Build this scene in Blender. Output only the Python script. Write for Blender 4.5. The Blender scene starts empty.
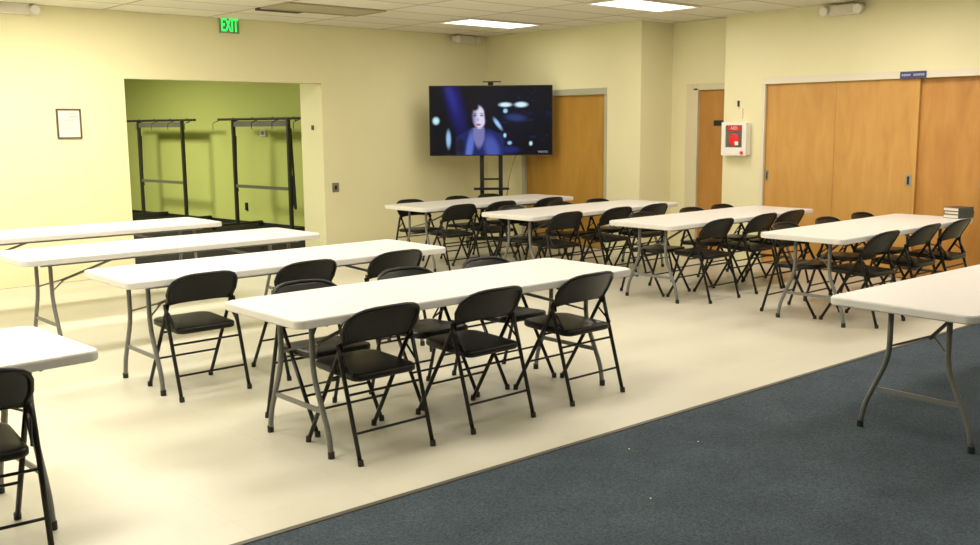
import bpy, bmesh, math, random
from mathutils import Vector, Matrix
random.seed(7)
C = bpy.context.scene
COL = C.collection
PI = math.pi

# ------------------------------------------------------------------ camera
f_px, pitch, roll, yaw, cam_h = 984.38, 0.148576, -0.00824, 0.732369, 1.6436
cd = bpy.data.cameras.new('camera'); cam = bpy.data.objects.new('camera', cd); COL.objects.link(cam)
fwd = Vector((math.sin(yaw)*math.cos(pitch), math.cos(yaw)*math.cos(pitch), -math.sin(pitch)))
rt = Vector((math.cos(yaw), -math.sin(yaw), 0)); up = rt.cross(fwd)
r2 = math.cos(roll)*rt + math.sin(roll)*up; u2 = -math.sin(roll)*rt + math.cos(roll)*up
cam.matrix_world = Matrix(((r2.x, u2.x, -fwd.x, 0), (r2.y, u2.y, -fwd.y, 0), (r2.z, u2.z, -fwd.z, cam_h), (0, 0, 0, 1)))
cd.sensor_width = 36; cd.lens = f_px/980*36; cd.clip_start = 0.05; cd.clip_end = 100
C.camera = cam

# ------------------------------------------------------------------ world, exposure, ceiling lamps, corridor fill
w = bpy.data.worlds.new('world'); C.world = w; w.use_nodes = True
w.node_tree.nodes['Background'].inputs[0].default_value = (0.9, 0.85, 0.7, 1)
w.node_tree.nodes['Background'].inputs[1].default_value = 0.05
C.view_settings.view_transform = 'Standard'; C.view_settings.look = 'None'
C.view_settings.gamma = 1; C.view_settings.use_curve_mapping = False
C.view_settings.exposure = -0.09
CEIL = 2.91
WARM = (1.0, 0.945, 0.82)
PINK = (1.0, 0.91, 0.82)
def area(name, x, y, z, sx, sy, e, c, spread=180):
    d = bpy.data.lights.new(name, 'AREA'); d.shape = 'RECTANGLE'; d.size = sx; d.size_y = sy
    d.energy = e; d.color = c; d.spread = math.radians(spread)
    o = bpy.data.objects.new(name, d); COL.objects.link(o); o.location = (x, y, z); return o
# the fluorescent panels of the room, on the ceiling grid (x0, y0 of each 1.22 x 0.61 m panel, watts, colour)
PANELS = [(7.87, 9.07, 9, WARM), (7.87, 6.63, 24, PINK),
          (2.99, 9.07, 62, WARM), (0.55, 9.07, 62, WARM), (-1.89, 9.07, 40, WARM),
          (5.43, 6.63, 13, WARM), (2.99, 6.63, 50, WARM), (0.55, 6.63, 52, WARM), (-1.89, 6.63, 30, WARM),
          (7.87, 4.19, 40, PINK), (5.43, 4.19, 26, WARM), (2.99, 4.19, 32, WARM), (0.55, 4.19, 48, WARM), (-1.89, 4.19, 24, WARM),
          (7.87, 1.75, 34, PINK), (5.43, 1.75, 26, PINK), (2.99, 1.75, 16, WARM), (0.55, 1.75, 16, WARM),
          (7.87, -0.69, 26, PINK), (5.43, -0.69, 16, PINK), (2.99, -0.69, 10, WARM)]
for (x, y, e, c) in PANELS:
    area('panel_lamp', x+.61, y+.305, CEIL-.03, 1.1, .5, e, c)
area('corridor_light', 5.0, 16.4, 2.85, 1.0, .8, 230, (1.0, .97, .80))
area('corridor_light', 4.6, 12.9, 2.85, 2.4, 1.2, 90, (1.0, .97, .80))  # added fill without a fixture, evens and softens the corridor lighting

# ------------------------------------------------------------------ helpers
def mat(name, col, rough=.5, metal=0, noise=None, bump=None, spec=None, emit=None):
    m = bpy.data.materials.new(name); m.use_nodes = True
    nt = m.node_tree; b = nt.nodes['Principled BSDF']
    b.inputs['Base Color'].default_value = (*col, 1); b.inputs['Roughness'].default_value = rough
    b.inputs['Metallic'].default_value = metal
    if spec is not None: b.inputs['Specular IOR Level'].default_value = spec
    if emit: b.inputs['Emission Color'].default_value = (*emit[0], 1); b.inputs['Emission Strength'].default_value = emit[1]
    tc = nt.nodes.new('ShaderNodeTexCoord')
    if noise:
        sc, amt, stretch = noise
        mp = nt.nodes.new('ShaderNodeMapping'); mp.inputs['Scale'].default_value = stretch
        n = nt.nodes.new('ShaderNodeTexNoise'); n.inputs['Scale'].default_value = sc; n.inputs['Detail'].default_value = 5
        r = nt.nodes.new('ShaderNodeValToRGB')
        r.color_ramp.elements[0].color = (*[max(0, c*(1-amt)) for c in col], 1); r.color_ramp.elements[0].position = .3
        r.color_ramp.elements[1].color = (*[min(1, c*(1+amt)) for c in col], 1); r.color_ramp.elements[1].position = .7
        nt.links.new(tc.outputs['Object'], mp.inputs[0]); nt.links.new(mp.outputs[0], n.inputs['Vector'])
        nt.links.new(n.outputs[0], r.inputs[0]); nt.links.new(r.outputs[0], b.inputs['Base Color'])
    if bump:
        n2 = nt.nodes.new('ShaderNodeTexNoise'); n2.inputs['Scale'].default_value = bump[0]
        bp = nt.nodes.new('ShaderNodeBump'); bp.inputs['Strength'].default_value = bump[1]; bp.inputs['Distance'].default_value = .01
        nt.links.new(tc.outputs['Object'], n2.inputs['Vector']); nt.links.new(n2.outputs[0], bp.inputs['Height'])
        nt.links.new(bp.outputs[0], b.inputs['Normal'])
    return m

WALLC = (.845, .795, .505)
M = {}
M['wall'] = mat('wall_paint', WALLC, .75, noise=(1.5, .02, (1, 1, 1)), bump=(60, .08))
M['wall2'] = mat('trim_paint', (.80, .74, .50), .6)
M['green'] = mat('green_paint', (.56, .60, .17), .8, bump=(50, .08))
M['white_trim'] = mat('white_trim', (.80, .74, .60), .5)
M['gray_frame'] = mat('gray_door_frame', (.45, .44, .32), .5)
M['cream_frame'] = mat('cream_door_frame', (.72, .66, .45), .5)
M['hdpe'] = mat('white_plastic', (.72, .70, .665), .42, noise=(40, .015, (1, 1, 1)), bump=(220, .05))
M['leg'] = mat('grey_steel', (.19, .19, .18), .42, .2)
M['rubber'] = mat('black_rubber', (.015, .015, .013), .6)
M['chair'] = mat('black_enamel', (.007, .007, .006), .38, spec=.35)
M['vinyl'] = mat('black_vinyl', (.007, .007, .0055), .36, bump=(90, .06), spec=.30)
M['black'] = mat('black_plastic', (.01, .01, .01), .35)
M['rack'] = mat('dark_rack_steel', (.045, .045, .035), .45, .3)
M['rackgrey'] = mat('grey_rack_panel', (.14, .14, .09), .5)
M['plastic'] = mat('offwhite_plastic', (.74, .70, .60), .45)
M['whitep'] = mat('white_cabinet', (.88, .86, .80), .4)
M['lens'] = mat('lamp_lens', (.88, .86, .80), .2)
M['red'] = mat('red_plastic', (.75, .02, .03), .4)
M['dkglass'] = mat('cabinet_inside', (.13, .12, .10), .3)
M['paper'] = mat('paper', (.86, .78, .68), .7)
M['ink'] = mat('grey_ink', (.45, .40, .36), .7)
M['frame'] = mat('dark_picture_frame', (.10, .075, .045), .45)
M['steel'] = mat('brushed_steel', (.33, .33, .30), .35, .7)
M['darkhole'] = mat('dark_recess', (.02, .018, .01), .6)
M['blue'] = mat('blue_sign', (.05, .06, .17), .4)
M['bluetext'] = mat('pale_sign_text', (.45, .47, .66), .5)
M['tbar'] = mat('ceiling_light_frame', (.72, .68, .56), .5)
M['exitgreen'] = mat('exit_letters', (.0, .3, .05), .5, emit=((.03, 1.0, .14), 1.6))
M['exitplate'] = mat('exit_plate', (.20, .30, .14), .3)
M['book_cover'] = mat('dark_grey_cover', (.05, .055, .06), .5)
M['book_pages'] = mat('book_pages', (.82, .74, .64), .7)
M['cable'] = mat('cable', (.20, .19, .10), .5)
M['unlit'] = mat('unlit_diffuser', (.42, .38, .25), .5)
M['strip'] = mat('carpet_edge_strip', (.10, .085, .06), .5)
M['base'] = mat('black_cove_base', (.02, .02, .022), .5)
M['panel_on'] = mat('lit_diffuser', (.9, .9, .9), .5, emit=((1, .95, .90), 2.5))

def wood(name, c1, c2, c3):
    m = bpy.data.materials.new(name); m.use_nodes = True; nt = m.node_tree; b = nt.nodes['Principled BSDF']
    tc = nt.nodes.new('ShaderNodeTexCoord'); mp = nt.nodes.new('ShaderNodeMapping'); mp.inputs['Scale'].default_value = (1, 2.2, .55)
    n = nt.nodes.new('ShaderNodeTexNoise'); n.inputs['Scale'].default_value = 3; n.inputs['Detail'].default_value = 8; n.inputs['Distortion'].default_value = .6
    mp2 = nt.nodes.new('ShaderNodeMapping'); mp2.inputs['Scale'].default_value = (1, 60, 1.5)
    n2 = nt.nodes.new('ShaderNodeTexNoise'); n2.inputs['Scale'].default_value = 2; n2.inputs['Detail'].default_value = 4
    mx = nt.nodes.new('ShaderNodeMath'); mx.operation = 'MULTIPLY_ADD'; mx.inputs[1].default_value = .3
    r = nt.nodes.new('ShaderNodeValToRGB'); r.color_ramp.elements[0].color = (*c1, 1); r.color_ramp.elements[0].position = .35
    r.color_ramp.elements[1].color = (*c3, 1); r.color_ramp.elements[1].position = .95
    e = r.color_ramp.elements.new(.62); e.color = (*c2, 1)
    nt.links.new(tc.outputs['Object'], mp.inputs[0]); nt.links.new(mp.outputs[0], n.inputs['Vector'])
    nt.links.new(tc.outputs['Object'], mp2.inputs[0]); nt.links.new(mp2.outputs[0], n2.inputs['Vector'])
    nt.links.new(n2.outputs[0], mx.inputs[0]); nt.links.new(n.outputs[0], mx.inputs[2])
    nt.links.new(mx.outputs[0], r.inputs[0]); nt.links.new(r.outputs[0], b.inputs['Base Color'])
    b.inputs['Roughness'].default_value = .42
    return m
M['wood'] = wood('birch_veneer', (.52, .26, .055), (.60, .315, .075), (.68, .385, .105))
M['wood2'] = wood('birch_veneer_dark', (.40, .20, .028), (.47, .245, .036), (.54, .29, .052))
M['wood4'] = wood('birch_veneer_amber', (.46, .205, .042), (.55, .26, .055), (.63, .33, .085))
M['wood3'] = wood('birch_veneer_brown', (.42, .19, .035), (.49, .235, .045), (.56, .28, .065))

def floor_mat():
    m = mat('vinyl_floor', (.74, .70, .54), .26)
    nt = m.node_tree; b = nt.nodes['Principled BSDF']; tc = nt.nodes.new('ShaderNodeTexCoord')
    br = nt.nodes.new('ShaderNodeTexBrick'); br.offset = 0; br.inputs['Scale'].default_value = 1
    br.inputs['Brick Width'].default_value = .61; br.inputs['Row Height'].default_value = .61
    br.inputs['Mortar Size'].default_value = .0025; br.inputs['Mortar Smooth'].default_value = .6
    br.inputs['Color1'].default_value = (.67, .64, .525, 1); br.inputs['Color2'].default_value = (.655, .625, .51, 1)
    br.inputs['Mortar'].default_value = (.60, .565, .45, 1)
    n = nt.nodes.new('ShaderNodeTexNoise'); n.inputs['Scale'].default_value = .9; n.inputs['Detail'].default_value = 6
    mp = nt.nodes.new('ShaderNodeMapping'); mp.inputs['Scale'].default_value = (.5, 1.6, 1)
    mx = nt.nodes.new('ShaderNodeMix'); mx.data_type = 'RGBA'; mx.blend_type = 'MULTIPLY'; mx.inputs[0].default_value = 1
    r = nt.nodes.new('ShaderNodeValToRGB'); r.color_ramp.elements[0].color = (.90, .89, .87, 1); r.color_ramp.elements[0].position = .3
    r.color_ramp.elements[1].color = (1, 1, 1, 1); r.color_ramp.elements[1].position = .6
    nt.links.new(tc.outputs['Object'], br.inputs['Vector']); nt.links.new(tc.outputs['Object'], mp.inputs[0])
    nt.links.new(mp.outputs[0], n.inputs['Vector']); nt.links.new(n.outputs[0], r.inputs[0])
    nt.links.new(br.outputs[0], mx.inputs['A']); nt.links.new(r.outputs[0], mx.inputs['B'])
    nt.links.new(mx.outputs['Result'], b.inputs['Base Color'])
    rr = nt.nodes.new('ShaderNodeMapRange'); rr.inputs[3].default_value = .28; rr.inputs[4].default_value = .42
    nt.links.new(n.outputs[0], rr.inputs[0]); nt.links.new(rr.outputs[0], b.inputs['Roughness'])
    return m
M['floor'] = floor_mat()
def carpet_mat(name, c):
    m = mat(name, c, .95, noise=(3, .14, (1, 1, 1)), spec=.1)
    nt = m.node_tree; b = nt.nodes['Principled BSDF']
    tc = nt.nodes.new('ShaderNodeTexCoord'); n = nt.nodes.new('ShaderNodeTexNoise'); n.inputs['Scale'].default_value = 110; n.inputs['Detail'].default_value = 3
    rp = b.inputs['Base Color'].links[0].from_socket
    mx = nt.nodes.new('ShaderNodeMix'); mx.data_type = 'RGBA'; mx.blend_type = 'MULTIPLY'; mx.inputs[0].default_value = 1
    r = nt.nodes.new('ShaderNodeValToRGB'); r.color_ramp.elements[0].color = (.62, .62, .62, 1); r.color_ramp.elements[0].position = .35
    r.color_ramp.elements[1].color = (1.25, 1.25, 1.2, 1); r.color_ramp.elements[1].position = .68
    bp = nt.nodes.new('ShaderNodeBump'); bp.inputs['Strength'].default_value = .5; bp.inputs['Distance'].default_value = .01
    nt.links.new(tc.outputs['Object'], n.inputs['Vector']); nt.links.new(n.outputs[0], r.inputs[0]); nt.links.new(n.outputs[0], bp.inputs['Height'])
    nt.links.new(rp, mx.inputs['A']); nt.links.new(r.outputs[0], mx.inputs['B']); nt.links.new(mx.outputs['Result'], b.inputs['Base Color'])
    nt.links.new(bp.outputs[0], b.inputs['Normal'])
    return m
M['carpet'] = carpet_mat('slate_carpet', (.070, .089, .110))
M['carpet2'] = carpet_mat('dark_carpet', (.030, .028, .022))
def ceil_mat():
    m = mat('ceiling_tile', (.70, .66, .52), .85)
    nt = m.node_tree; b = nt.nodes['Principled BSDF']; tc = nt.nodes.new('ShaderNodeTexCoord')
    mp = nt.nodes.new('ShaderNodeMapping'); mp.inputs['Location'].default_value = (-7.87+.61*20, -9.07+.61*30, 0)
    br = nt.nodes.new('ShaderNodeTexBrick'); br.offset = 0; br.inputs['Scale'].default_value = 1
    br.inputs['Brick Width'].default_value = 1.22; br.inputs['Row Height'].default_value = .61
    br.inputs['Mortar Size'].default_value = .016; br.inputs['Mortar Smooth'].default_value = .3
    br.inputs['Color1'].default_value = (.80, .77, .66, 1); br.inputs['Color2'].default_value = (.74, .71, .60, 1)
    br.inputs['Mortar'].default_value = (.40, .36, .26, 1)
    n = nt.nodes.new('ShaderNodeTexNoise'); n.inputs['Scale'].default_value = 60
    bp = nt.nodes.new('ShaderNodeBump'); bp.inputs['Strength'].default_value = .25
    nt.links.new(tc.outputs['Object'], mp.inputs[0]); nt.links.new(mp.outputs[0], br.inputs['Vector']); nt.links.new(br.outputs[0], b.inputs['Base Color'])
    nt.links.new(tc.outputs['Object'], n.inputs['Vector']); nt.links.new(n.outputs[0], bp.inputs['Height']); nt.links.new(bp.outputs[0], b.inputs['Normal'])
    return m
M['ceil'] = ceil_mat()

def obj(name, bm, m, parent=None, smooth=False):
    me = bpy.data.meshes.new(name)
    bmesh.ops.recalc_face_normals(bm, faces=bm.faces)
    bm.to_mesh(me); bm.free(); me.materials.append(m)
    if smooth:
        for p in me.polygons: p.use_smooth = True
    o = bpy.data.objects.new(name, me); COL.objects.link(o)
    if parent: o.parent = parent
    return o
def tag(o, label=None, cat=None, group=None, kind=None):
    if label: o['label'] = label
    if cat: o['category'] = cat
    if group: o['group'] = group
    if kind: o['kind'] = kind
    return o
def thing(name, label, cat, loc=(0, 0, 0), rz=0, group=None):
    o = bpy.data.objects.new(name, None); COL.objects.link(o); o.location = loc; o.rotation_euler = (0, 0, rz)
    o.empty_display_size = .1
    return tag(o, label, cat, group)
def box(bm, x0, y0, z0, x1, y1, z1, bev=0, mtx=None):
    r = bmesh.ops.create_cube(bm, size=1)
    vs = r['verts']
    for v in vs:
        v.co = Vector(((x0+x1)/2+v.co.x*(x1-x0), (y0+y1)/2+v.co.y*(y1-y0), (z0+z1)/2+v.co.z*(z1-z0)))
    if bev:
        es = list({e for v in vs for e in v.link_edges})
        rr = bmesh.ops.bevel(bm, geom=es, offset=bev, segments=2, affect='EDGES', profile=.5)
        vs = rr['verts'] if mtx is None else list({v for f in rr['faces'] for v in f.verts} | {v for v in vs if v.is_valid})
    if mtx is not None:
        for v in vs: v.co = mtx @ v.co
def bx(*a, **k):
    bm = bmesh.new(); mtx = k.pop('mtx', None); box(bm, *a, **k)
    if mtx is not None: bm.transform(mtx)
    return bm
def boxes(lst, bev=0):
    bm = bmesh.new()
    for b in lst: box(bm, *b, bev=bev)
    return bm
def tube(bm, pts, r, n=8, closed=False, flat=1.0):
    pts = [Vector(p) for p in pts]; N = len(pts)
    tg = []
    for i in range(N):
        if closed: t = pts[(i+1) % N]-pts[i-1]
        else: t = pts[min(i+1, N-1)]-pts[max(i-1, 0)]
        tg.append(t.normalized())
    up_ = Vector((0, 0, 1)) if abs(tg[0].z) < .9 else Vector((0, 1, 0))
    nrm = (up_-tg[0]*up_.dot(tg[0])).normalized()
    rings = []
    for i in range(N):
        nrm = (nrm-tg[i]*nrm.dot(tg[i])).normalized(); bn = tg[i].cross(nrm)
        # widen mitred rings a little so the tube keeps its width in bends
        rings.append([bm.verts.new(pts[i]+nrm*r*flat*math.cos(2*PI*k/n)+bn*r*math.sin(2*PI*k/n)) for k in range(n)])
    for i in range(N if closed else N-1):
        a, b = rings[i], rings[(i+1) % N]
        for k in range(n): bm.faces.new((a[k], a[(k+1) % n], b[(k+1) % n], b[k]))
    if not closed:
        bm.faces.new(rings[0]); bm.faces.new(rings[-1])
def tb(pts, r, **k):
    bm = bmesh.new(); tube(bm, pts, r, **k); return bm
def smooth_path(pts, rad, seg=4):
    """round the corners of a polyline"""
    P = [Vector(p) for p in pts]; out = [P[0]]
    for i in range(1, len(P)-1):
        a, b, c = P[i-1], P[i], P[i+1]
        d1 = (a-b); d2 = (c-b); l = min(rad, d1.length*.49, d2.length*.49)
        p0 = b+d1.normalized()*l; p2 = b+d2.normalized()*l
        for k in range(seg+1):
            t = k/seg; out.append(p0*(1-t)**2+b*2*t*(1-t)+p2*t*t)
    out.append(P[-1]); return out
def cyl(bm, p0, p1, r, n=16): tube(bm, [p0, p1], r, n=n)
def poly(pts, z0, z1):
    bm = bmesh.new(); a = [bm.verts.new((x, y, z0)) for x, y in pts]; b = [bm.verts.new((x, y, z1)) for x, y in pts]
    bm.faces.new(a); bm.faces.new(b)
    for i in range(len(pts)):
        j = (i+1) % len(pts); bm.faces.new((a[i], a[j], b[j], b[i]))
    return bm
def struct(name, bm, m, parent=None):
    o = obj(name, bm, m, parent)
    if not parent: o['kind'] = 'structure'
    return o
def text_mesh(name, s, size, m, parent, mtx, extrude=.002, align='CENTER', xs=1.0, bold=0):
    cu = bpy.data.curves.new(name, 'FONT'); cu.body = s; cu.size = size; cu.extrude = extrude
    cu.align_x = align; cu.align_y = 'CENTER'; cu.offset = bold
    to = bpy.data.objects.new(name, cu); COL.objects.link(to)
    dg = bpy.context.evaluated_depsgraph_get(); dg.update()
    me = bpy.data.meshes.new_from_object(to.evaluated_get(dg))
    bpy.data.objects.remove(to, do_unlink=True)
    me.transform(mtx @ Matrix.Diagonal((xs, 1, 1, 1))); me.materials.clear(); me.materials.append(m)
    o = bpy.data.objects.new(name, me); COL.objects.link(o); o.parent = parent
    return o
def copy_tree(o, parent=None):
    c = o.copy(); COL.objects.link(c); c.parent = parent
    for ch in o.children: copy_tree(ch, c)
    return c

# ------------------------------------------------------------------ the room
YW, XR, XA, XD = 10.9, 9.77, 10.1, 10.4       # rear wall, right wall by the TV, sliding-door wall, alcove wall
def cy(x): return 3.446-.0323*(x-1.722)       # carpet edge
struct('floor', poly([(-4, cy(-4)), (10.6, cy(10.6)), (10.6, YW), (-4, YW)], -.06, 0), M['floor'])
struct('floor_carpet', poly([(-4, -3.5), (10.6, -3.5), (10.6, cy(10.6)-.012), (-4, cy(-4)-.012)], -.06, .004), M['carpet'])
struct('trim_1', poly([(-4, cy(-4)-.03), (10.1, cy(10.1)-.03), (10.1, cy(10.1)), (-4, cy(-4))], -.01, .008), M['strip'])
struct('floor_corridor', poly([(2.2, YW), (9.0, YW), (9.0, 21.2), (2.2, 21.2)], -.06, .002), M['carpet2'])
struct('ceiling', bx(-4, -3.5, CEIL, 10.7, YW+.2, CEIL+.1), M['ceil'])
struct('ceiling_corridor', bx(2.0, YW+.2, CEIL, 9.2, 21.4, CEIL+.1), M['ceil'])
OX0, OX1, OZ = 4.40, 6.94, 2.185
struct('wall_left', boxes([(-4, YW, 0, OX0, YW+.15, CEIL), (OX0, YW, OZ, OX1, YW+.15, CEIL), (OX1, YW, 0, XR+.2, YW+.52, CEIL)]), M['wall'])
# right wall beside the television, with the wide door
DY0, DY1 = 8.585, 10.13
struct('wall_right', boxes([(XR, DY1, 0, XR+.2, YW, CEIL), (XR, DY0, 2.10, XR+.2, DY1, CEIL), (XR, 8.02, 0, XR+.2, DY0, CEIL),
                            (XR+.2, 8.02, 0, XD+.1, 8.17, CEIL), (XR+.15, DY0-.01, 0, XR+.2, DY1+.01, 2.11)]), M['wall'])
d1 = struct('door_1', bx(XR+.03, DY0+.03, .01, XR+.07, DY1-.03, 2.03), M['wood2'])
fr = struct('door_frame', boxes([(XR-.012, DY0-.005, 2.03, XR+.07, DY1+.03, 2.11), (XR-.012, DY1-.03, 0, XR+.07, DY1+.03, 2.03), (XR-.006, DY0-.012, 0, XR+.07, DY0+.03, 2.03)]), M['gray_frame'], d1)
struct('hinge', bx(XR+.005, DY0+.015, 1.17, XR+.03, DY0+.05, 1.29), M['steel'], d1)
# alcove with its door
struct('wall_alcove', boxes([(XD, 7.77, 0, XD+.12, 8.02, CEIL), (XD, 6.3, 2.14, XD+.12, 7.77, CEIL), (XD+.1, 6.3, 0, XD+.12, 7.8, 2.14), (XA+.15, 6.3, 0, XD+.12, 6.5, CEIL)]), M['wall'])
d2 = struct('door_2', bx(XD+.03, 6.6, .01, XD+.07, 7.66, 2.06), M['wood3'])
struct('door_frame', boxes([(XD-.02, 7.60, 0, XD+.03, 7.66, 2.08), (XD-.012, 7.66, 0, XD+.05, 7.78, 2.14), (XD-.02, 6.5, 2.06, XD+.03, 7.66, 2.14)]), M['cream_frame'], d2)
struct('door_sign', bx(XD+.02, 7.20, 1.615, XD+.029, 7.38, 1.68), M['black'], d2)
# wall with the defibrillator and the closet's sliding doors
SY0, SY1, SZ = 3.94, 6.45, 2.085
struct('wall_closet', boxes([(XA, SY1, 0, XA+.14, 7.01, CEIL), (XA, SY0, SZ, XA+.14, SY1, CEIL), (XA, -3.5, 0, XA+.14, SY0, CEIL), (XA+.13, SY0, 0, XA+.14, SY1, SZ)]), M['wall'])
struct('trim_2', boxes([(XA-.015, SY0-.9, SZ-.0, XA+.0, SY1+.03, SZ+.075), (XA-.012, SY1-.005, 0, XA, SY1+.03, SZ), (XA-.012, SY0-.04, 0, XA, SY0, SZ)]), M['white_trim'])
for n, (a, b, dx, hy, m_) in enumerate([(5.583, 6.445, .03, 6.41, 'wood'), (4.66, 5.58, .03, 4.73, 'wood'), (3.945, 4.70, .075, 4.00, 'wood3')]):
    d = struct('door_%d' % (n+3), bx(XA+dx, a, .012, XA+dx+.035, b, SZ-.003), M['wood' if n < 2 else 'wood4'])
    if n != 1 or True:
        hw = .018 if n == 0 else .03
        struct('door_handle', boxes([(XA+dx-.004, hy-hw, .975, XA+dx+.002, hy+hw, 1.10)]), M['steel'], d)
        struct('handle_recess', boxes([(XA+dx-.006, hy-hw*.4, .995, XA+dx+.0, hy+hw*.4, 1.08)]), M['darkhole'], d)
# walls outside the picture that close the room
struct('wall_near', bx(-4, -3.6, 0, 10.3, -3.5, CEIL), M['wall'])
struct('wall_west', bx(-4.1, -3.6, 0, -4, YW+.15, CEIL), M['wall'])
# corridor behind the opening
gw = [(8.64, 11.42), (7.50, 21.3)]
dv = Vector((gw[1][0]-gw[0][0], gw[1][1]-gw[0][1])).normalized(); nv = Vector((dv.y, -dv.x))   # nv points away from the corridor (+x)
struct('wall_green', poly([gw[0], gw[1], (gw[1][0]+nv.x*.1, gw[1][1]+nv.y*.1), (gw[0][0]+nv.x*.1, gw[0][1]+nv.y*.1)], 0, CEIL), M['green'])
struct('baseboard_green', poly([(gw[0][0]-nv.x*.012, gw[0][1]-nv.y*.012), (gw[1][0]-nv.x*.012, gw[1][1]-nv.y*.012), gw[1], gw[0]], 0, .05), M['base'])
struct('wall_corridor', boxes([(2.0, YW+.15, 0, 2.2, 21.2, CEIL), (2.0, 21.2, 0, 9.0, 21.4, CEIL)]), M['green'])

# ------------------------------------------------------------------ ceiling lights
def ceiling_light(x, y, lit, label):
    t = thing('ceiling_light', label, 'ceiling light', (x, y, CEIL), group='fluorescent panels in the ceiling' if lit else None)
    bm = boxes([(0, 0, -.02, 1.22, .03, 0), (0, .58, -.02, 1.22, .61, 0), (0, .03, -.02, .03, .58, 0), (1.19, .03, -.02, 1.22, .58, 0)])
    obj('light_frame', bm, M['tbar'] if lit else M['unlit'], t)
    obj('diffuser', bx(.03, .03, -.012, 1.19, .58, -.004), M['panel_on'] if lit else M['unlit'], t)
    return t
ceiling_light(7.87, 9.07, True, 'lit white ceiling panel above the television corner')
ceiling_light(7.87, 6.63, True, 'lit white ceiling panel nearer the closet doors, cut by the top of the photo')
u = ceiling_light(5.43, 9.07, False, 'dull unlit panel in the ceiling between exit sign and television')
obj('dark_slot', bx(.0, .60, -.024, .52, .72, -.001), M['darkhole'], u)
sp = obj('sprinkler', tb([(10.38, 8.2, CEIL), (10.38, 8.2, CEIL-.02), (10.38, 8.2, CEIL-.05)], .02), M['darkhole']) if False else None

# ------------------------------------------------------------------ folding tables
def make_table():
    t = thing('folding_table', '', 'table')
    L, W, r, th, H = 2.44, .762, .052, .045, .74
    pts = []
    for cx_, cy_, a0 in ((L-r, W-r, 0), (r, W-r, 90), (r, r, 180), (L-r, r, 270)):
        for k in range(9):
            a = math.radians(a0+k*11.25); pts.append((cx_+r*math.cos(a), cy_+r*math.sin(a)))
    bm = bmesh.new(); cxm, cym = L/2, W/2
    def ring(ins, z):
        out = []
        for x, y in pts:
            dx, dy = x-cxm, y-cym
            out.append(bm.verts.new((cxm+dx*(1-ins/(L/2)), cym+dy*(1-ins/(W/2)), z)))
        return out
    rings = [ring(.004, H-th), ring(.0, H-th+.006), ring(0, H-.010), ring(.003, H-.003), ring(.010, H)]
    for a, b in zip(rings, rings[1:]):
        for i in range(len(pts)):
            j = (i+1) % len(pts); bm.faces.new((a[i], a[j], b[j], b[i]))
    bm.faces.new(rings[0]); bm.faces.new(rings[-1])
    obj('tabletop', bm, M['hdpe'], t)
    ym = W/2
    for sx, xl in ((1, .21), (-1, L-.20)):
        for sy in (-1, 1):
            path = smooth_path([(xl, ym+sy*.155, .70), (xl, ym+sy*.155, .41), (xl, ym+sy*.285, .12), (xl, ym+sy*.30, .0)], .085, 5)
            lg = obj('leg', tb(path, .0145, n=10), M['leg'], t, True)
            obj('foot_cap', tb([(xl, ym+sy*.30, 0), (xl, ym+sy*.299, .035)], .0175, n=10), M['rubber'], lg)
        obj('crossbar', bx(xl-.005, ym-.235, .215, xl+.005, ym+.235, .24), M['leg'], t)
        obj('top_rail', tb([(xl, ym-.30, .685), (xl, ym+.30, .685)], .013), M['leg'], t)
        bm = bmesh.new(); mx_ = xl+sx*.15
        tube(bm, [(xl, ym-.155, .47), (mx_, ym, .53)], .006, n=6)
        tube(bm, [(xl, ym+.155, .47), (mx_, ym, .53)], .006, n=6)
        tube(bm, [(mx_-sx*.03, ym, .52), (xl+sx*.68, ym, .695)], .010, n=8)
        obj('brace', bm, M['leg'], t)
    rails = boxes([(.16, .11, .67, L-.16, .135, .697), (.16, W-.135, .67, L-.16, W-.11, .697)])
    obj('apron_rail', rails, M['leg'], t)
    return t
TABLES = {  # x, y of the near left corner, rotation, label
 'A': (2.36, 3.975, 0, 'long white folding table in the middle foreground with six black chairs round it'),
 'B': (2.245, 5.69, -.006, 'long white folding table right behind the foreground one, chairs only on its near side'),
 'C': (2.10, 7.17, .008, 'long white folding table without chairs, second from the green opening'),
 'D': (2.00, 8.79, 0, 'long white folding table without chairs, closest to the green opening'),
 'E': (-.97, 3.90, .055, 'white folding table cut off by the left edge of the photo'),
 'F': (4.685, 1.84, -.04, 'white folding table with grey legs standing on the dark blue carpet'),
 'G': (6.72, 8.56, .0, 'white folding table farthest back, just in front of the television stand'),
 'H': (6.82, 6.97, .01, 'white folding table between the television one and the one facing the defibrillator'),
 'I': (7.06, 5.42, .0, 'white folding table in front of the defibrillator cabinet and closet corner'),
 'J': (7.14, 3.82, .0, 'white folding table with stacked grey books on its right end'),
}
t0 = make_table()
for i, (k, (x, y, a, lab)) in enumerate(TABLES.items()):
    t = t0 if i == 0 else copy_tree(t0)
    t.location = (x, y, .004 if k == 'F' else 0); t.rotation_euler = (0, 0, a); t['label'] = lab; t['group'] = 'white folding tables'
    if k in 'BCF':    # left legs set a little farther in on some tables
        for ch in t.children:
            if ch.name.split('.')[0] in ('leg', 'crossbar', 'top_rail', 'brace') and ch.data.vertices[0].co.x < 1.2: ch.location.x = {'B': .0, 'C': .05, 'F': .04}[k]
    if k == 'E':      # its right legs stand a little farther in
        for ch in t.children:
            if ch.name.split('.')[0] in ('leg', 'crossbar', 'top_rail', 'brace') and ch.data.vertices[0].co.x > 1.2: ch.location.x = -.02

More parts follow.
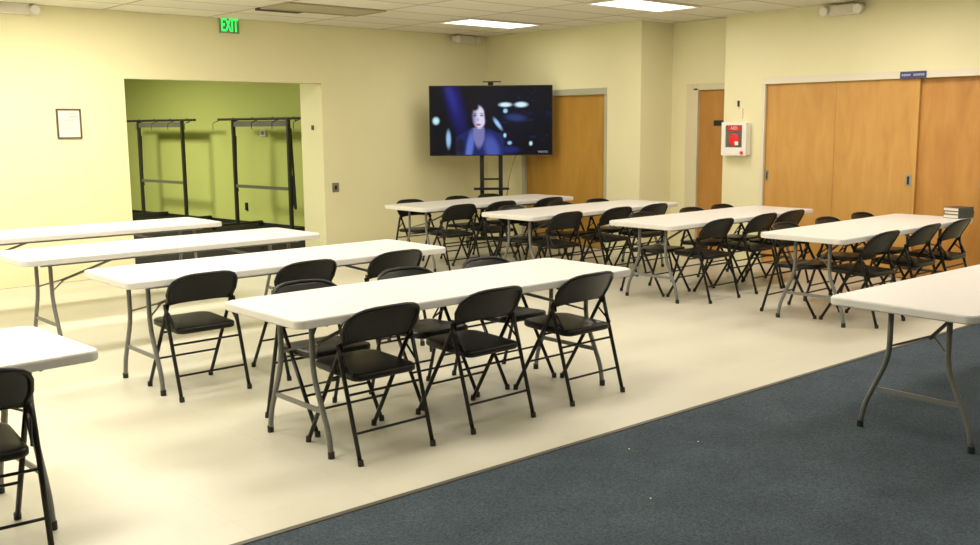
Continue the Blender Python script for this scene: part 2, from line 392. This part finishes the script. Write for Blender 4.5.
# ------------------------------------------------------------------ folding chairs (facing +y, origin between the feet)
def make_chair():
    t = thing('folding_chair', '', 'chair')
    FX, RX, r = .209, .226, .0115
    Z = .763; topy = -.20; apex = (.25-.586*.575, .575)
    def fp(z):  # front tube y at height z
        return .25-.586*z
    # arched back frame
    def bow(x): return -.040*(1-(x/FX)**2)   # the back is curved round the sitter
    a = [(-FX, fp(.36), .36), (-FX, fp(.60), .60)]
    for k in range(13):      # round arch
        an = PI-k*PI/12; ex = .62
        cx_ = math.copysign(abs(math.cos(an))**ex, math.cos(an))*FX*1.07; cz_ = .64+(Z-.64)*abs(math.sin(an))**ex
        a.append((cx_, fp(cz_)+bow(cx_), cz_))
    a += [(FX, fp(.60), .60), (FX, fp(.36), .36)]
    obj('back_frame', tb(a, r, n=10), M['chair'], t, True)
    # curved backrest sheet
    bm = bmesh.new(); nx, nz = 14, 14; g = []; z0 = .580
    for j in range(nz+1):
        v = j/nz; z = z0+(Z-.004-z0)*v; row = []
        hw = FX*(1+.07*min(1, (z-.58)/.06))+.002
        if z > .64: hw = FX*1.07*max(0, 1-min(1, (z-.64)/(Z-.64))**3.226)**.31+.003
        for i in range(nx+1):
            s = -1+2*i/nx; x = s*hw
            y = fp(z)+bow(x)+.010*math.sin(v*PI)*(1-s*s)
            zz = z-(.012*(abs(s)**4) if j == 0 else 0)+(0.006*(1-s*s) if j == 0 else 0)
            row.append((x, y, zz))
        g.append(row)
    F = [[bm.verts.new(Vector(p)+Vector((0, .004, 0))) for p in row] for row in g]
    B = [[bm.verts.new(Vector(p)-Vector((0, .004, 0))) for p in row] for row in g]
    for j in range(nz):
        for i in range(nx):
            bm.faces.new((F[j][i], F[j][i+1], F[j+1][i+1], F[j+1][i])); bm.faces.new((B[j][i], B[j+1][i], B[j+1][i+1], B[j][i+1]))
    for j in range(nz):
        bm.faces.new((F[j][0], F[j+1][0], B[j+1][0], B[j][0])); bm.faces.new((F[j][nx], B[j][nx], B[j+1][nx], F[j+1][nx]))
    for i in range(nx):
        bm.faces.new((F[0][i], B[0][i], B[0][i+1], F[0][i+1])); bm.faces.new((F[nz][i], F[nz][i+1], B[nz][i+1], B[nz][i]))
    obj('backrest', bm, M['vinyl'], t, True)
    # legs
    for s in (-1, 1):
        l = obj('leg', tb([(s*FX, fp(.38), .38), (s*FX*1.005, .25, .012)], r, n=10), M['chair'], t, True)
        obj('rubber_foot', tb([(s*FX*1.005, .248, .03), (s*FX*1.005, .252, 0)], .0155, n=10), M['rubber'], l)
        l = obj('leg', tb(smooth_path([(s*(FX+.018), apex[0]+.002, .58), (s*(FX+.019), -.115, .47), (s*RX, -.25, .012)], .04), r, n=10), M['chair'], t, True)
        obj('rubber_foot', tb([(s*RX, -.249, .03), (s*RX, -.254, 0)], .0155, n=10), M['rubber'], l)
        # folding link between leg and seat
        bm = bmesh.new()
        box(bm, s*(FX+.006)-.003, -.108, .545, s*(FX+.006)+.003, -.07, .60)
        tube(bm, [(s*(FX-.006), -.165, .435), (s*(FX+.006), -.052, .515)], .006, n=6)
        tube(bm, [(s*(FX-.008), -.163, .433), (s*(FX+.008), -.105, .53)], .006, n=6)
        obj('hinge_link', bm, M['chair'], t)
    # seat: rounded pad in a steel pan
    def pad(z0_, z1_, hw_, ya, yb_, rr, crown=0):
        bm = bmesh.new(); o = []
        for cx_, cy_, a0 in ((hw_-rr, yb_-rr, 0), (-hw_+rr, yb_-rr, 90), (-hw_+rr*.6, ya+rr*.6, 180), (hw_-rr*.6, ya+rr*.6, 270)):
            q = rr if a0 < 180 else rr*.6
            for k in range(6):
                an = math.radians(a0+k*18); o.append((cx_+q*math.cos(an), cy_+q*math.sin(an)))
        yc_ = (ya+yb_)/2
        def rg(s_, z): return [bm.verts.new((x*s_, yc_+(y-yc_)*s_, z)) for x, y in o]
        R = [rg(.97, z0_), rg(1, z0_+.006), rg(1, z1_-.010), rg(.975, z1_-.003), rg(.90, z1_)]
        if crown: R += [rg(.6, z1_+crown*.8), rg(.25, z1_+crown)]
        for a_, b_ in zip(R, R[1:]):
            for i in range(len(o)): j = (i+1) % len(o); bm.faces.new((a_[i], a_[j], b_[j], b_[i]))
        bm.faces.new(R[0]); bm.faces.new(R[-1]); return bm
    se = obj('seat', pad(.412, .450, .194, -.185, .235, .075, .006), M['vinyl'], t, True)
    for v in se.data.vertices: v.co.z += (v.co.y-.235)*.035    # falls a little to the back
    # stretchers
    obj('stretcher', tb([(-RX, -.155, .335), (RX, -.155, .335)], .007, n=6), M['chair'], t)
    obj('stretcher', tb([(-RX, -.207, .15), (RX, -.207, .15)], .007, n=6), M['chair'], t)
    obj('stretcher', tb([(-FX, fp(.20), .20), (FX, fp(.20), .20)], .007, n=6), M['chair'], t)
    obj('stretcher', tb([(-FX, fp(.385), .385), (FX, fp(.385), .385)], .007, n=6), M['chair'], t)
    return t
DESC = {'A': 'the foreground centre table', 'B': 'the second table from the front', 'G': 'the rearmost table by the television',
        'H': 'the table behind the defibrillator one', 'I': 'the table facing the defibrillator', 'J': 'the table with stacked books'}
WHICH = {'A': ['left end', 'middle', 'right end'], 'B': ['left end', 'middle', 'right end']}
chairs = []
for k, yn, xs in (('A', 4.115, (2.84, 3.57, 4.345)), ('B', 5.80, (2.70, 3.44, 4.18)), ('G', 8.62, (7.17, 7.80, 8.60)), ('H', 7.07, (7.275, 8.06, 8.68)),
                  ('I', 5.53, (7.70, 8.44, 8.95)), ('J', 3.945, (7.73, 8.50, 9.14))):
    for n, x in enumerate(xs): chairs.append((x, yn, 0, 'black folding chair at the near side of %s, %s' % (DESC[k], ['leftmost', 'middle one', 'rightmost'][n]), k, 'near'))
for k, yf, xs in (('A', 4.655, (2.92, 3.64, 4.31)), ('G', 9.21, (7.17, 7.92, 8.45)), ('H', 7.62, (7.34, 8.10, 8.74)),
                  ('I', 6.07, (7.67, 8.48, 9.03)), ('J', 4.50, (7.72, 8.44, 9.10))):
    for n, x in enumerate(xs): chairs.append((x, yf, PI, 'black folding chair on the far side of %s, %s' % (DESC[k], ['leftmost', 'middle one', 'rightmost'][n]), k, 'far'))
chairs.append((.94, 4.085, math.radians(-3), 'black folding chair at the left edge of the photo, cut off', 'E', 'near'))
GN = {'A': 'foreground centre table', 'B': 'table behind the foreground one', 'G': 'television table', 'H': 'wide wooden door table', 'I': 'defibrillator table', 'J': 'book table', 'E': 'left edge table'}
c0 = make_chair()
for i, (x, y, rz, lab, k, side) in enumerate(chairs):
    c = c0 if i == 0 else copy_tree(c0)
    c.location = (x, y, 0); c.rotation_euler = (0, 0, rz+random.uniform(-.025, .025)*(0 if k in 'AB' else 1)); c['label'] = lab
    c['group'] = 'chairs at the %s' % GN[k]

# ------------------------------------------------------------------ television on its rolling stand
TX, TY = 9.05, 10.02
TR = -yaw
st = thing('tv_stand', 'black rolling television stand with two uprights in the back corner', 'tv stand', (TX, TY, 0), TR)
# local: x along the screen, -y towards the camera
for s in (-1, 1):
    obj('upright', bx(s*.128-.028, .02, .09, s*.128+.028, .07, 2.0, bev=.004), M['black'], st)
    b_ = obj('base_leg', boxes([(s*.33-.025, -.30, .07, s*.33+.025, .34, .11)], .004), M['black'], st)
    for yy in (-.27, .31):
        bm = bmesh.new(); cyl(bm, (s*.33-.012, yy, .035), (s*.33+.012, yy, .035), .035); obj('caster', bm, M['rubber'], b_)
obj('base_bar', bx(-.35, .0, .07, .35, .07, .12), M['black'], st)
obj('shelf', boxes([(-.24, -.16, .775, .24, .16, .79), (-.24, -.16, .79, .24, -.15, .805)]), M['black'], st)
obj('cross_rail', bx(-.10, .03, .90, .10, .06, .925), M['black'], st)
obj('mount_plate', bx(-.30, -.01, 1.5, .30, .03, 1.9), M['black'], st)
obj('camera_shelf', boxes([(-.11, -.08, 2.215, .14, .06, 2.225), (-.035, .0, 1.95, .035, .02, 2.216)]), M['black'], st)
tv = thing('television', 'large flat television on the stand showing a singer in blue light', 'television', (TX, TY, 1.235), TR)
W_, H_ = 1.665, .938
obj('casing', bx(-W_/2, -.045, 0, W_/2, -.012, H_, bev=.004), M['black'], tv)
def screen():
    nx, ny = 208, 117; W, H = W_-.022, H_-.026
    def sm(a, b, x):
        t = max(0, min(1, (x-a)/(b-a))); return t*t*(3-2*t)
    def el(u, v, cx_, cy_, rx, ry, ang=0, soft=.15):
        du, dv_ = u-cx_, v-cy_; c_, s_ = math.cos(ang), math.sin(ang)
        a, b = (du*c_+dv_*s_)/rx, (-du*s_+dv_*c_)/ry
        return 1-sm(1-soft, 1+soft, math.sqrt(a*a+b*b))
    def mixc(c, d, t): return [c[i]*(1-t)+d[i]*t for i in range(3)]
    rnd = random.Random(3)
    blobs = [(rnd.uniform(.55, .98)*1.777, rnd.uniform(.05, .8), rnd.uniform(.01, .05), rnd.uniform(.008, .02), rnd.uniform(.1, .5)) for _ in range(26)]
    def colour(u, v):  # u 0..1.777 left to right, v 0..1 top to bottom
        c = [.003, .003, .006]
        c = mixc(c, (.012, .012, .20), .8*el(u, v, .36, .25, .10, .42, -.25, .8))
        c = mixc(c, (.04, .05, .40), .35*el(u, v, .30, .12, .05, .22, -.3, .8))
        c = mixc(c, (.005, .006, .022), .6*el(u, v, 1.15, .45, .5, .3, 0, .7))
        c = mixc(c, (.03, .06, .22), .7*el(u, v, 1.25, .46, .14, .05, .1, .6))
        c = mixc(c, (.02, .03, .25), .6*el(u, v, 1.15, .93, .14, .05, 0, .6))
        for bx_, by_, br, bh, k in blobs: c = mixc(c, (.03, .06, .25), k*.4*el(u, v, bx_, by_, br, bh, 0, .8))
        # lights
        for (x_, y_, rx, ry, col) in ((.085, .50, .045, .05, (.55, .9, 1)), (1.10, .27, .085, .03, (.7, .95, 1)), (1.33, .27, .085, .035, (.7, .95, 1)), (1.10, .36, .03, .03, (.35, .7, 1)),
                                      (1.09, .72, .02, .03, (.5, .8, 1)), (1.47, .84, .022, .03, (.5, .9, 1)), (1.16, .83, .03, .025, (.3, .6, 1))):
            c = mixc(c, col, el(u, v, x_, y_, rx, ry, 0, .5))
        c = mixc(c, (.35, .6, 1), el(u, v, .98, .54, .10, .025, .95, .6))
        c = mixc(c, (.35, .6, .95), .9*el(u, v, .265, .77, .032, .12, 0, .5))
        # hair
        c = mixc(c, (.006, .005, .012), el(u, v, .77, .36, .19, .22, 0, .3))
        # neck and shoulders
        if v > .60:
            hw = .15+.20*sm(.60, .76, v)
            t = 1-sm(hw-.03, hw+.03, abs(u-.73))
            c = mixc(c, (.012, .02, .13), t*sm(.60, .66, v))
            c = mixc(c, (.13, .21, .70), t*.8*el(u, v, .575, .90, .05, .24, .15, .5))
            c = mixc(c, (.08, .12, .50), t*.8*el(u, v, .90, .92, .10, .20, -.3, .5))
            c = mixc(c, (.01, .01, .03), el(u, v, .44, .88, .06, .12, 0, .4))
            nk = .075*(1-sm(.72, 1.0, v))+.01
            c = mixc(c, (.22, .21, .48), .9*(1-sm(nk-.02, nk+.015, abs(u-.71)))*(1-sm(.84, .95, v)))
        # face
        fa = el(u, v, .71, .45, .095, .165, -.08, .16)
        sk = mixc((.75, .72, .92), (.10, .09, .26), sm(.70, .80, u+.2*(v-.45)) if False else 1-sm(.60, .72, u))
        c = mixc(c, sk, fa)
        if fa > .3:
            for ex in (.655, .755): c = mixc(c, (.03, .02, .07), .9*el(u, v, ex, .425, .024, .012, 0, .5)); c = mixc(c, (.04, .03, .08), .7*el(u, v, ex, .395, .032, .007, 0, .5))
            c = mixc(c, (.35, .28, .5), .6*el(u, v, .70, .485, .016, .025, 0, .6))
            c = mixc(c, (.45, .03, .12), .9*el(u, v, .705, .56, .036, .016, 0, .4))
        # fringe over the forehead
        c = mixc(c, (.006, .005, .012), el(u, v, .64, .29, .075, .06, .5, .3)); c = mixc(c, (.006, .005, .012), el(u, v, .84, .40, .05, .17, 0, .3))
        # thin diagonal reflection
        return c
    bm = bmesh.new(); lay = bm.loops.layers.float_color.new('picture')
    V = [[bm.verts.new((-W/2+W*i/nx, -.0465, .014+H*j/ny)) for i in range(nx+1)] for j in range(ny+1)]
    C_ = [[colour(1.777*i/nx, 1-j/ny) for i in range(nx+1)] for j in range(ny+1)]
    for j in range(ny):
        for i in range(nx):
            f = bm.faces.new((V[j][i], V[j][i+1], V[j+1][i+1], V[j+1][i]))
            for lp, (jj, ii) in zip(f.loops, ((j, i), (j, i+1), (j+1, i+1), (j+1, i))): lp[lay] = (*C_[jj][ii], 1)
    m = bpy.data.materials.new('lit_screen'); m.use_nodes = True; nt = m.node_tree; b = nt.nodes['Principled BSDF']
    at = nt.nodes.new('ShaderNodeAttribute'); at.attribute_name = 'picture'
    b.inputs['Base Color'].default_value = (.004, .004, .005, 1); b.inputs['Roughness'].default_value = .25
    b.inputs['Specular IOR Level'].default_value = .2
    nt.links.new(at.outputs['Color'], b.inputs['Emission Color']); b.inputs['Emission Strength'].default_value = 1.0
    return obj('screen', bm, m, tv)
scr = screen()
M['vtext'] = mat('screen_text', (.1, .1, .12), .5, emit=((.45, .5, .6), .5))
text_mesh('screen_mark', 'vevo', .065, M['vtext'], scr, Matrix.Translation((.70, -.0475, .052)) @ Matrix.Rotation(PI/2, 4, 'X'), .0003, xs=1.1)
ca = Vector((math.cos(TR), math.sin(TR)))
cb = [Vector((.35, .0, 1.30)), Vector((.29, .02, 1.10)), Vector((.24, .03, .90)), Vector((.20, .05, .60)), Vector((.12, .06, .30)), Vector((.10, .05, .13))]
obj('cable', tb(smooth_path(cb, .05), .006, n=6), M['cable'], st)

# ------------------------------------------------------------------ coat racks in the corridor
ang = math.atan2(dv.y, dv.x)
def rack(cx_, cy_, label, bag):
    t = thing('coat_rack', label, 'coat rack', (cx_, cy_, .002), ang, 'coat racks in the green corridor')  # local x runs away down the corridor
    L = 1.45; h = 1.77
    for s in (-1, 1):
        p = obj('post', bx(s*L/2-.022, -.028, .06, s*L/2+.022, .028, h, bev=.003), M['rack'], t)
        b_ = obj('base_leg', bx(s*L/2-.025, -.48, .05, s*L/2+.025, .48, .085), M['rack'], t)
        for yy in (-.45, .45):
            bm = bmesh.new(); cyl(bm, (s*L/2-.014, yy, .035), (s*L/2+.014, yy, .035), .035); obj('caster', bm, M['rubber'], b_)
    obj('top_bar', tb([(-L/2-.42, 0, h+.0), (L/2+.42, 0, h+.0)], .02), M['rack'], t)
    obj('top_panel', bx(-L/2, -.012, h-.12, L/2, .012, h-.03), M['rackgrey'], t)
    obj('lower_rail', bx(-L/2, -.015, .665, L/2, .015, .715), M['rackgrey'], t)
    for k in range(9):
        xx = -L/2-.34+k*(L+.68)/8
        obj('hook', tb(smooth_path([(xx, 0, h), (xx, -.06, h+.03), (xx, -.10, h-.02), (xx, -.07, h-.05)] if k % 2 else [(xx, 0, h), (xx, .05, h-.02), (xx, .16, h-.06), (xx, .16, h-.16)], .02, 3), .006, n=5), M['rack'], t)
    if bag == 2:
        bm = bmesh.new()
        tube(bm, smooth_path([(-L/2, -.04, 1.62), (-L/2-.01, -.05, 1.2), (-L/2-.04, -.055, .55), (-L/2-.055, -.05, .36), (-L/2-.02, -.045, .45), (-L/2, -.04, .9)], .08, 4), .018, n=6)
        obj('strap', bm, M['rubber'], t)
    obj('strap', tb(smooth_path([(L/2, -.04, 1.5), (L/2+.03, -.045, .95), (L/2+.05, -.05, .72), (L/2, -.04, .6)], .06, 4), .014, n=6), M['rubber'], t)
    return t
def gwp(y, off):
    k = (y-gw[0][1])/dv.y; return (gw[0][0]+dv.x*k-nv.x*off, y-nv.y*off)
for yc_, lab, bag in ((17.13, 'tall dark coat rack farther back in the green corridor', 1), (14.17, 'tall dark coat rack nearer the front of the green corridor with hanging strap', 2)):
    q = gwp(yc_, .5); rack(q[0], q[1], lab, bag)

# ------------------------------------------------------------------ things on the walls
def wall_frame():   # local frame on the rear wall: x right, y out of wall is -y world
    pass
pf = thing('picture_frame', 'small dark-framed printed notice on the yellow wall left of the opening', 'picture frame', (3.775, YW, 1.695))
obj('frame', boxes([(-.128, -.02, .142, .128, 0, .158), (-.128, -.02, -.158, .128, 0, -.142), (-.128, -.02, -.142, -.112, 0, .142), (.112, -.02, -.142, .128, 0, .142)]), M['frame'], pf)
pg = obj('page', bx(-.112, -.010, -.142, .112, -.002, .142), M['paper'], pf)
obj('printed_lines', boxes([(-.02, -.0112, .10, .085, -.0100, .108), (-.0, -.0112, .072, .09, -.01, .080), (-.06, -.0112, .035, .055, -.01, .043)] + [(-.07, -.0112, .0-.022*k, .03+.02*(k % 3), -.01, .003-.022*k) for k in range(5)]), M['ink'], pg)

ex = thing('exit_sign', 'small glowing green EXIT sign high on the wall above the opening', 'exit sign', (5.685, YW-.02, 2.825))
obj('plate', bx(-.125, -.012, -.085, .125, .0, .085), M['exitplate'], ex)
obj('mounting_block', bx(-.13, -.02, .078, .13, .02, .085), M['plastic'], ex)
text_mesh('exit_letters', 'EXIT', .215, M['exitgreen'], ex, Matrix.Translation((0, -.016, 0)) @ Matrix.Rotation(PI/2, 4, 'X'), .003, xs=.50, bold=.002)

def emergency_light(loc, rz, label):
    t = thing('emergency_light', label, 'emergency light', loc, rz, 'twin-head emergency lights under the ceiling')   # local -y out of wall
    obj('housing', bx(-.15, -.085, -.06, .15, 0, .05, bev=.008), M['plastic'], t)
    for s in (-1, 1):
        bm = bmesh.new(); cyl(bm, (s*.18, -.03, 0), (s*.195, -.12, -.012), .052, 14)
        hd = obj('lamp_head', bm, M['plastic'], t)
        bm = bmesh.new(); cyl(bm, (s*.195, -.12, -.012), (s*.1955, -.124, -.0125), .045, 14)
        obj('lens', bm, M['lens'], hd)
        obj('bracket', bx(s*.15-.01, -.06, -.02, s*.15+.01, -.02, .02), M['darkhole'], t)
    return t
emergency_light((3.29, YW, 2.86), 0, 'grey emergency light cut off in the top left corner')
emergency_light((9.32, YW, 2.85), 0, 'twin-head emergency light in the corner above the television')
emergency_light((XA, 5.50, 2.835), -PI/2, 'twin-head emergency light high above the wooden closet doors')

oz = thing('wall_outlet', 'small square outlet with a dark centre on the wall right of the opening', 'outlet', (7.105, YW, .857))
obj('cover_plate', bx(-.05, -.008, -.06, .05, 0, .06, bev=.002), M['steel'], oz)
obj('socket', bx(-.018, -.010, -.025, .018, -.006, .025), M['darkhole'], oz)
sw = tag(obj('wall_hook', bx(OX1-.02, 11.11, 1.60, OX1, 11.145, 1.66, bev=.003), M['frame']), 'tiny dark hook on the pale side wall of the green opening', 'hook')

def on_green(y, z, name, label, cat, w_, h_, m_, m2):
    q = gwp(y, 0); t = thing(name, label, cat, (q[0], q[1], z), ang)
    obj('cover_plate', bx(-w_/2, -.0, -h_/2, w_/2, .03, h_/2, bev=.002), m_, t)
    obj('dial' if name == 'thermostat' else 'socket', bx(-w_*.2, .028, -h_*.28, w_*.2, .036, h_*.28), m2, t)
on_green(15.32, .30, 'wall_outlet', 'dark outlet low on the green corridor wall', 'outlet', .05, .13, M['darkhole'], M['rubber'])
on_green(14.76, 1.545, 'thermostat', 'pale thermostat on the green corridor wall behind the coat rack', 'thermostat', .16, .11, M['plastic'], M['steel'])
q = gwp(12.1, 1.9)
ds = thing('doorstop', 'small black knob standing on the dark corridor floor', 'doorstop', (6.60, 11.98, .002))
bm = bmesh.new(); cyl(bm, (0, 0, 0), (0, 0, .035), .035); obj('stop_base', bm, M['rubber'], ds)
bm = bmesh.new(); cyl(bm, (0, 0, .035), (0, 0, .075), .022); obj('stop_knob', bm, M['rubber'], ds)

# defibrillator cabinet: local frame, x to the right when seen from the room, -y out of the wall
ae = thing('defibrillator_cabinet', 'white wall cabinet with a window onto a red defibrillator', 'cabinet', (XA, 6.79, 1.46), -PI/2)
obj('cabinet_body', bx(-.165, -.09, -.19, .165, 0, .19, bev=.01), M['whitep'], ae)
dr = obj('cabinet_door', boxes([(-.17, -.11, -.195, -.115, -.09, .195), (.115, -.11, -.195, .17, -.09, .195), (-.115, -.11, .16, .115, -.09, .195), (-.115, -.11, -.195, .115, -.09, -.10)]), M['whitep'], ae)
obj('window_backing', bx(-.115, -.096, -.10, .115, -.091, .16), M['dkglass'], dr)
lb = obj('red_label', bx(-.085, -.103, .095, .085, -.097, .155), M['red'], dr)
text_mesh('label_text', 'AED', .05, M['paper'], lb, Matrix.Translation((0, -.1045, .124)) @ Matrix.Rotation(PI/2, 4, 'X'), .0005)
bm = bmesh.new()
bmesh.ops.create_uvsphere(bm, u_segments=20, v_segments=12, radius=1)
for v in bm.verts: v.co = Vector((v.co.x*.072, -.102+v.co.y*.012, v.co.z*.075-.01))
de = obj('defibrillator', bm, M['red'], ae, True)
obj('grey_pad', bx(.02, -.117, -.075, .07, -.111, -.03, bev=.002), M['lens'], de)
obj('handle_tab', bx(.10, -.125, -.18, .135, -.11, -.145, bev=.003), M['red'], dr)
sg = thing('alarm_beacon', 'tiny black-tipped beacon on the wall above the defibrillator cabinet', 'beacon', (XA, 6.80, 1.86), -PI/2)
bm = bmesh.new(); cyl(bm, (0, -.015, -.02), (0, -.015, .045), .013, 10); obj('beacon_tip', bm, M['darkhole'], sg)
obj('beacon_stem', bx(.035, -.02, -.16, .06, 0, -.04, bev=.002), M['paper'], sg)
obj('back_plate', bx(-.012, -.006, -.05, .012, 0, .05), M['paper'], sg)

bs = thing('door_header_sign', 'small dark blue sign with pale lettering on the trim above the closet doors', 'sign', (XA-.015, 4.715, 2.118), -PI/2)
obj('sign_plate', bx(-.135, -.012, -.035, .135, 0, .035), M['blue'], bs)
obj('sign_lettering', boxes([(-.115+.019*k, -.0135, -.010, -.102+.019*k, -.0118, .010) for k in range(5)] + [(.008+.019*k, -.0135, -.010, .021+.019*k, -.0118, .010) for k in range(6)]), M['bluetext'], bs)

# ------------------------------------------------------------------ books on table J: pages face -x, spines face -y
BX, BY = 9.40, 3.89
zz = .7402
for k, (w_, d_, h_, da, cov) in enumerate([(.22, .165, .036, -.22, 'book_cover'), (.215, .16, .030, -.25, 'book_cover'), (.22, .165, .034, -.20, 'book_cover')]):
    t = thing('book', ['thick dark grey book at the bottom of the stack on the table', 'dark grey book in the middle of the stack on the table', 'dark grey book lying topmost on the stack on the table'][k], 'book', (BX, BY, zz), da, 'stacked books on the table end')
    obj('pages', bx(.004, .012, .004, w_-.006, d_-.004, h_-.004), M['book_pages'], t)
    obj('cover', boxes([(0, 0, 0, w_, d_, .004), (0, 0, h_-.004, w_, d_, h_), (0, 0, .004, w_, .008, h_-.004)]), M[cov], t)
    zz += h_+.0006

# crumbs on the carpet
for i, (x, y) in enumerate([(3.3, 2.62), (4.1, 2.95), (3.75, 3.12)]):
    bm = bmesh.new(); bmesh.ops.create_icosphere(bm, subdivisions=1, radius=.0045)
    for v in bm.verts: v.co.z *= .5; v.co.x *= random.uniform(.8, 1.6)
    o = tag(obj('crumb', bm, M['paper']), ['tiny pale crumb on the carpet, nearest the camera of three', 'tiny pale crumb on the carpet, rightmost of three', 'tiny pale crumb on the carpet, closest to the carpet edge'][i], 'crumb', 'crumbs on the carpet'); o.location = (x, y, .007)
